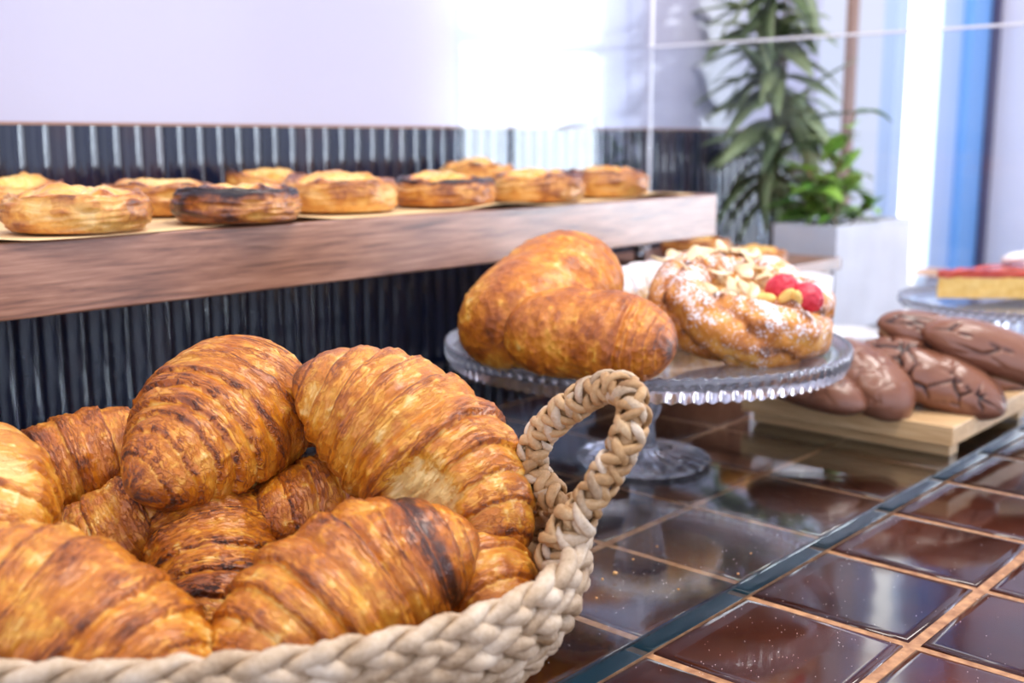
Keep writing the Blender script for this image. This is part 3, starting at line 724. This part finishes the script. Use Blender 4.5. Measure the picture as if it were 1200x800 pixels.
# ------------------------------------------------------------------ tarts
def tart(px, py, z, R, h, seed, label, group, burn=0.0, squash=1.0, rotz=0):
    """px,py: middle of the front foot of the tart on its surface"""
    f = at(px, py, z); d = np.array([CF[0], CF[1]])/np.hypot(CF[0], CF[1]); c = f[:2]+d*R*squash
    ymax = WY-.016-R*1.12
    if c[1] > ymax: c = c*(ymax/c[1])      # keep clear of the wall
    root = empty('custard_tart', (c[0], c[1], z)); root.rotation_euler[2] = rotz
    tag(root, label, 'tart', group)
    prof = np.array([(.15, .0), (.80, .0), (.93, .05), (1.0, .28), (1.015, .50), (1.0, .72), (.965, .90), (.90, 1.0), (.83, .97), (.76, .84), (.70, .72)])
    # resample
    s = np.linspace(0, len(prof)-1, 44); pr = np.stack([np.interp(s, np.arange(len(prof)), prof[:, i]) for i in (0, 1)], -1)
    nv = 120; a = np.arange(nv)*2*PI/nv; S, A = np.meshgrid(np.arange(len(pr)), a, indexing='ij')
    q = np.stack([np.cos(A)*1.6, np.sin(A)*1.6, S*.08], -1)
    w = fbm(q*.9+seed*3.7, seed, 3)-.5; w2 = fbm(np.stack([np.cos(A)*3, np.sin(A)*3, S*.9], -1)+seed, seed+3, 2)-.5
    rad = R*pr[S, 0]*(1+.22*w+.09*w2); Z = h*1.12*pr[S, 1]*(1+.55*w*(S > 14)+.12*w2)
    x = rad*np.cos(A); y = rad*np.sin(A)*squash
    lip = smooth(22, 32, S)
    bake = .36+.85*w+.45*w2+burn*(.35+.65*lip)*(.55+.9*(fbm(q*2+seed, seed+8, 2)-.2))
    me = mesh_fast('crust', np.stack([x, y, Z], -1).reshape(-1, 3), grid_quads(len(pr), nv)[:, ::1], {'bake': bake.ravel(), 'sugar': 0*bake.ravel()})
    link('crust', me, M_tart, root)
    nr = 26; rr = np.linspace(0.01, .80, nr); RR, A2 = np.meshgrid(rr, a, indexing='ij')
    q = np.stack([RR*np.cos(A2)*3, RR*np.sin(A2)*3, 0*RR+seed], -1); w3 = fbm(q, seed+5, 3)-.5
    zz = h*(1.02+.34*(1-(RR/.8)**2)+.55*w3); zb = 0*zz+h*.15
    T = np.stack([R*RR*np.cos(A2), R*RR*np.sin(A2)*squash, zz], -1)
    n = nr*nv; Bt = T[::-1].copy(); Bt[..., 2] = h*.12; V = np.concatenate([T.reshape(-1, 3), Bt.reshape(-1, 3)])
    bk = (.30+1.0*w3+.5*burn*smooth(.5, .8, RR)+.25*smooth(.55, .8, RR)).ravel(); bk = np.concatenate([bk, bk*0])
    link('filling', mesh_fast('filling', V, grid_quads(2*nr, nv)[:, ::-1], {'bake': bk, 'sugar': bk*0}), M_custard, root)
    return root
GT_ = 'custard tarts on the walnut shelf'
ZT = SZ1+.002
_tart = tart
def tart(px, py, z, R, h, *a, **k): return _tart(px, py, z, R, h*.84, *a, **k)
tart(62, 276, ZT, .044, .024, 1, 'pale golden custard tart at the front edge of the parchment', GT_, .1)
tart(-4, 228, ZT, .038, .026, 2, 'custard tart at the back of the shelf behind the pale golden one', GT_, .2)
tart(166, 255, ZT, .045, .024, 3, 'brown custard tart between the pale golden one and the blackened one', GT_, .25)
tart(262, 264, ZT, .044, .023, 4, 'custard tart with blackened front crust on the parchment', GT_, .95)
tart(308, 234, ZT, .040, .026, 14, 'custard tart behind the blackened one at the back of the shelf', GT_, .3)
tart(388, 251, ZT, .046, .025, 5, 'tall golden custard tart with flaky torn side', GT_, .2)
tart(516, 244, ZT, .045, .024, 6, 'custard tart with scorched bubbly rim in the middle of the shelf', GT_, .9)
tart(556, 222, ZT, .042, .030, 7, 'bright orange custard tart behind the scorched bubbly one', GT_, .05)
tart(628, 238, ZT, .046, .024, 8, 'custard tart with a pale shiny end, next to last on the shelf', GT_, .3)
tart(712, 232, ZT, .046, .025, 9, 'last custard tart towards the free end of the walnut shelf', GT_, .35)

# ------------------------------------------------------------------ lower tray behind the cake stand
tz = .120
tray = empty('wooden_riser', (1.15, .71, GT)); tag(tray, 'low walnut riser past the shelf end carrying two tarts', 'riser')
MB().box((-.075, -.108, tz-GT-.014), (.12, .12, tz-GT)).build('board', M_walnut, tray, bevel=.001)
for sx in (-.06, .10): MB().box((sx-.008, -.100, .0003), (sx+.008, .112, tz-GT-.0145)).build('leg', M_walnut, tray)
tart(822, 303, tz+.0003, .042, .021, 21, 'golden tart on the low riser beyond the shelf end', 'tarts on the low riser', .1)
tart(893, 318, tz+.0003, .032, .021, 22, 'smaller orange tart on the low riser beside the concrete planter', 'tarts on the low riser', .15)
dish = empty('ceramic_cup', (1.09, .555, GT)); tag(dish, 'white ceramic cup standing behind the ring danish', 'cup')
MB().lathe([(.018, .0003), (.020, .003), (.0255, .070), (.027, .108), (.0255, .1085), (.024, .070), (.018, .008), (.001, .007)], 40).build('cup_body', M_ceramic, dish, True)
sau = empty('white_bowl', (1.212, .566, GT)); tag(sau, 'low white round bowl on the glass behind the chocolate breads', 'bowl')
MB().lathe([(.020, .0003), (.022, .004), (.036, .022), (.041, .0325), (.039, .033), (.034, .023), (.020, .007), (.001, .006)], 44).build('bowl_body', M_ceramic, sau, True)

# ------------------------------------------------------------------ board with chocolate breads
BT = .038
c0 = at(1118, 500, BT); c1 = at(868, 460, BT)
bx0 = (c0[0]+c1[0])/2; by0 = max(c0[1], GE+.003); by1 = c1[1]
board = empty('serving_board', (bx0, by0, GT)); tag(board, 'pale wooden serving board on two runners under the chocolate breads', 'board')
bl = .205; bw = by1-by0
MB().box((0, 0, BT-GT-.0165), (bl, bw, BT-GT)).build('board_top', M_pine, board, bevel=.0015)
for x in (.012, bl-.03): MB().box((x, .006, .0003), (x+.018, bw-.006, BT-GT-.0168)).build('runner', M_pine, board)
def loaf(L, R, seed, bend=.2, nu=130, nv=80, ck=1.0, long=.55):
    u = np.linspace(-1, 1, nu); U, TH = np.meshgrid(u, np.arange(nv)*2*PI/nv, indexing='ij')
    c, s = np.cos(TH), np.sin(TH)
    q = np.stack([c*1.15, s*1.15, U*L/R*long], -1)
    w = fbm(q*.9+seed*5.1, seed, 3)-.5
    d1, d2 = worley(q*1.35+seed*3.3+w[..., None]*.8, seed); e = d2-d1
    cr = (1-smooth(.01, .10, e))*smooth(.35, .6, fbm(q*.8+seed, seed+2, 2))*ck; topm = smooth(-.5, .3, s)
    env = (1-np.abs(U)**2.6*.99)**.55
    rr = R*env*(1+.22*w-.16*cr*topm)
    phi = U*bend; sx = L/2*np.sin(phi)/math.sin(bend); sy = -(L/2)*(1-np.cos(phi))/math.sin(bend)
    V = np.stack([sx+np.sin(phi)*c*rr, sy+np.cos(phi)*c*rr, s*rr*np.where(s > 0, .92, .62)], -1)
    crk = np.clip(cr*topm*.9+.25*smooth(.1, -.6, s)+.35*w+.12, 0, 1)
    n = nu*nv; V = np.concatenate([V.reshape(-1, 3), [V[0].mean(0)], [V[-1].mean(0)]])
    j = np.arange(0, nv, 2); c0 = np.stack([np.full(len(j), n), (j+2) % nv, j+1, j], -1); c1 = np.stack([np.full(len(j), n+1), n-nv+j, n-nv+j+1, n-nv+(j+2) % nv], -1)
    return mesh_fast('crust', V, np.concatenate([grid_quads(nu, nv), c0, c1])[:, ::-1], {'crack': np.concatenate([crk.ravel(), [.3, .3]])})
def choc(px, py, z, ax, L, R, seed, label, up=(0, 1, .3), **k):
    o = link('chocolate_bread', loaf(L, R, seed, **k), M_choc); o.matrix_world = frame(cvec(*ax), cvec(*up), at(px, py, z))
    tag(o, label, 'bread', 'chocolate breads on the board'); return o
choc(1086, 446, BT+.021, (.86, -.36, .36), .130, .031, 1, 'cracked chocolate bread lying foremost on the pale board corner')
choc(1010, 446, BT+.022, (.45, -.50, .70), .105, .030, 2, 'smooth chocolate bread between the foremost cracked one and the cake stand', ck=.3)
choc(948, 455, BT+.016, (.7, -.25, .60), .105, .023, 3, 'dark chocolate bread half hidden under the rim of the cake stand', ck=.4)
choc(1116, 421, BT+.022, (.86, -.38, .20), .140, .030, 4, 'chocolate bread lying on the board underneath the two stacked ones', ck=.7, long=.16)
choc(1166, 416, BT+.043, (.88, -.34, .15), .125, .027, 5, 'furrowed chocolate bread stacked on top in front of the fruit cake stand', ck=.8, long=.15)
choc(1104, 400, BT+.049, (.90, -.30, .10), .115, .023, 6, 'stacked chocolate bread partly hidden behind the furrowed top one', ck=.7, long=.18)

# ------------------------------------------------------------------ fruit cake on its glass stand
CZ = .1005
cc = np.array([1.165, .366, CZ])
make_stand('cake_stand', (cc[0], cc[1]), .112, CZ-GT, 'glass cake stand with wide clear plate carrying the red topped cake', .25)
cake = empty('fruit_cake_slice', (cc[0], cc[1], CZ)); tag(cake, 'slice of yellow sponge cake with red fruit glaze on a glass stand', 'cake')
def wedge(z0, z1, sh=0.0, seed=0, amp=0.0):
    P0 = at(1098, 352, CZ+.001)-np.array([cc[0], cc[1], CZ+.001]); v = P0[:2]
    r = Vector((CR[0], CR[1])).normalized(); f = Vector((CF[0], CF[1])).normalized()
    p0 = Vector(v); p1 = p0+r*.135+f*-.006; p2 = p0+r*.12+f*.075
    cen = (p0+p1+p2)/3; out = []
    n = 14
    for a, b_ in ((p0, p1), (p1, p2), (p2, p0)):
        for i in range(n): q = a.lerp(b_, i/n); out.append(cen+(q-cen)*(1-sh))
    m = len(out); V = []; rng = random.Random(seed)
    for zi in range(4):
        for q in out: V.append((q.x+rng.uniform(-amp, amp), q.y+rng.uniform(-amp, amp), z0+(z1-z0)*zi/3+(rng.uniform(-amp, amp) if zi else 0)))
    F = [(k*m+j, k*m+(j+1) % m, (k+1)*m+(j+1) % m, (k+1)*m+j) for k in range(3) for j in range(m)]+[tuple(range(m))[::-1], tuple(range(3*m, 4*m))]
    me = bpy.data.meshes.new('wedge'); me.from_pydata(V, [], F); me.polygons.foreach_set('use_smooth', [False]*len(F)); me.update(); return me, cen
me, cen = wedge(.0035, .024, 0, 1, .0004); link('sponge', me, M_sponge, cake)
me, _ = wedge(.0238, .031, -.015, 2, .0009); link('fruit_glaze', me, M_glaze, cake)
for i, (dx, dy) in enumerate(((.02, .0), (.035, .012), (.01, .02))):
    o = link('icing', dome(.016, .010, .006, 30+i, .4, 20, 24), M_icing, cake); q = cen+Vector((CR[0], CR[1]))*dx+Vector((CF[0], CF[1]))*dy; o.location = (q.x, q.y, .033+.003*i); o.rotation_euler = (0, .2, i)

# ------------------------------------------------------------------ planter and plants
pc = at(975, 385, GT); PX0, PY0 = max(pc[0], 1.35), pc[1]
PX1 = at_y(1066, 300, PY0)[0]; PY1 = at_x(905, 300, PX0)[1]; PZ1 = at_x(975, 266, PX0)[2]
planter = empty('concrete_planter', (PX0, PY0, 0)); tag(planter, 'pale concrete trough planter behind the glass partition', 'planter')
lx, ly = PX1-PX0, PY1-PY0; th = .012
pm = MB(); pm.v += [(x, y, z) for (i0, z) in ((0, .0003), (0, PZ1), (th, PZ1), (th, PZ1-.02)) for (x, y) in ((i0, i0), (lx-i0, i0), (lx-i0, ly-i0), (i0, ly-i0))]
pm.f += [(r*4+j, r*4+(j+1) % 4, r*4+4+(j+1) % 4, r*4+4+j) for r in range(3) for j in range(4)]+[(3, 2, 1, 0), (12, 13, 14, 15)]
pm.build('trough', M_concrete, planter)
MB().box((th+.0005, th+.0005, PZ1-.03), (lx-th-.0005, ly-th-.0005, PZ1-.012)).build('soil', M_soil, planter)
def leaf_mesh(L, w, droop, fold=.25, n=9):
    V = []; F = []
    for i in range(n):
        t = i/(n-1); ww = w*math.sin(PI*min(1, t*.92+.06))**.8*(1-.3*t); x = L*t*(1-.12*droop*t); z = -droop*L*t*t*.55
        for (s, dz) in ((-1, fold), (0, 0), (1, fold), (0, -.06)): V.append((x, s*ww, z+dz*ww+(.0 if dz >= 0 else -.0008)))
    for i in range(n-1):
        for j in range(4): a = i*4+j; b_ = i*4+(j+1) % 4; F.append((a, b_, b_+4, a+4))
    F += [(3, 2, 1, 0), tuple(range(4*n-4, 4*n))]
    me = bpy.data.meshes.new('leaf'); me.from_pydata(V, [], F); me.polygons.foreach_set('use_smooth', [True]*len(F)); me.update(); return me
LM = [leaf_mesh(.15, .018, d) for d in (.2, .6, 1.0)]
LB = [leaf_mesh(.065, .017, d) for d in (.2, .6, 1.0)]
def put_leaf(parent, P, az, el, roll, scale, meshes, m, rng):
    o = link('leaf', rng.choice(meshes), m, parent); o.location = P; o.rotation_euler = (roll, -el, az); o.scale = (scale,)*3; return o
rng = random.Random(12)
VX, VY = 1.56, .80
vp = at_x(880, 250, 1.55); VX, VY = 1.55, min(vp[1], .845)
vase = empty('glass_vase', (VX, VY, 0)); tag(vase, 'clear glass vase holding the tall leafy plant against the ribbed tiles', 'vase')
MB().lathe([(.030, .0004), (.034, .004), (.030, .06), (.024, .12), (.030, .20), (.0285, .20), (.0225, .12), (.028, .06), (.030, .010), (.001, .008)], 40).build('glass_body', M_pane, vase, True)
tall = empty('leafy_palm', (VX, VY, .012)); tag(tall, 'tall olive green plant with long drooping leaves standing in the vase', 'plant')
for s_ in range(9):
    a = rng.uniform(2.5, 4.3); r0 = .012; top = rng.uniform(.36, .68); lean = rng.uniform(.02, .075)
    pts = [(r0*math.cos(a)*k*.3+lean*math.cos(a)*k*k, r0*math.sin(a)*k*.3+lean*math.sin(a)*k*k, .0+top*k) for k in np.linspace(0, 1, 9)]
    MB().tube(pts, np.linspace(.0032, .0014, 9), 6).build('stem', M_stem, tall, True)
    for k in np.linspace(.34, 1, 13):
        i = k*8; j = min(int(i), 7); P = np.array(pts[j])*(1-(i-j))+np.array(pts[j+1])*(i-j)
        az = rng.uniform(2.2, 5.0)
        put_leaf(tall, tuple(P), az, rng.uniform(-.5, .7), rng.uniform(-.5, .5), rng.uniform(.65, 1.1), LM, M_leaf, rng)
gp = at_x(965, 262, PX0+.10)
fern = empty('leafy_seedling', (PX0+.10, PY0+ly*.5, PZ1-.012)); tag(fern, 'bushy fresh green plant growing in the concrete planter', 'plant')
for s_ in range(7):
    a = rng.uniform(0, 6.28); top = rng.uniform(.03, .10) if s_ else .16; lean = rng.uniform(.01, .05)
    ox, oy = rng.uniform(-.05, .06), rng.uniform(-.03, .03)
    pts = [(ox+lean*math.cos(a)*k, oy+lean*math.sin(a)*k, top*k) for k in np.linspace(0, 1, 6)]
    MB().tube(pts, .0018, 6).build('stem', M_stem, fern, True)
    for k in np.linspace(.3, 1, 8):
        P = np.array(pts[0])*(1-k)+np.array(pts[-1])*k
        put_leaf(fern, tuple(P), rng.uniform(0, 6.28), rng.uniform(-.2, .8), rng.uniform(-.4, .4), rng.uniform(.6, 1.05), LB, M_leaf2, rng)

# ------------------------------------------------------------------ crumbs
cr_ = random.Random(2)
CM = dome(.0011, .0009, .0006, 2, .8, 7, 8)
for (px, py, s) in ((688, 664, 1.7), (721, 671, 1.5), (706, 678, .9), (699, 700, .8), (742, 655, .8), (668, 686, 1.0), (770, 640, .7), (795, 690, .7), (865, 672, .8), (880, 648, .7)):
    o = link('pastry_crumb', CM, M_crumb); p = at(px, py, GT+.0005); o.location = p; o.scale = (s,)*3; o.rotation_euler = (0, 0, cr_.uniform(0, 6))
    tag(o, 'tiny golden pastry crumb lying on the glass sheet', 'crumb', 'crumbs on the glass sheet')
def specks():
    V = []; F = []
    for i in range(420):
        if i % 3: px, py = cr_.uniform(640, 1000), cr_.uniform(600, 790)
        else: px, py = cr_.uniform(760, 1190), cr_.uniform(600, 800)
        p = at(px, py, 0)
        z = GT+.0002 if p[1] > GE+.03 else .0003
        if GE-.004 < p[1] <= GE+.03: continue
        p = at(px, py, z); s = cr_.uniform(.00012, .00035); n = len(V)
        V += [(p[0]-s, p[1]-s, z), (p[0]+s, p[1]-s*.4, z), (p[0]+s*.3, p[1]+s, z), (p[0], p[1], z+s)]
        F += [(n, n+2, n+1), (n, n+1, n+3), (n+1, n+2, n+3), (n+2, n, n+3)]
    me = bpy.data.meshes.new('specks'); me.from_pydata(V, [], F); me.update(); return me
tag(link('crumb_dust', specks(), M_icing), 'fine pale crumb dust scattered over glass and tiles', 'crumbs', kind='stuff')
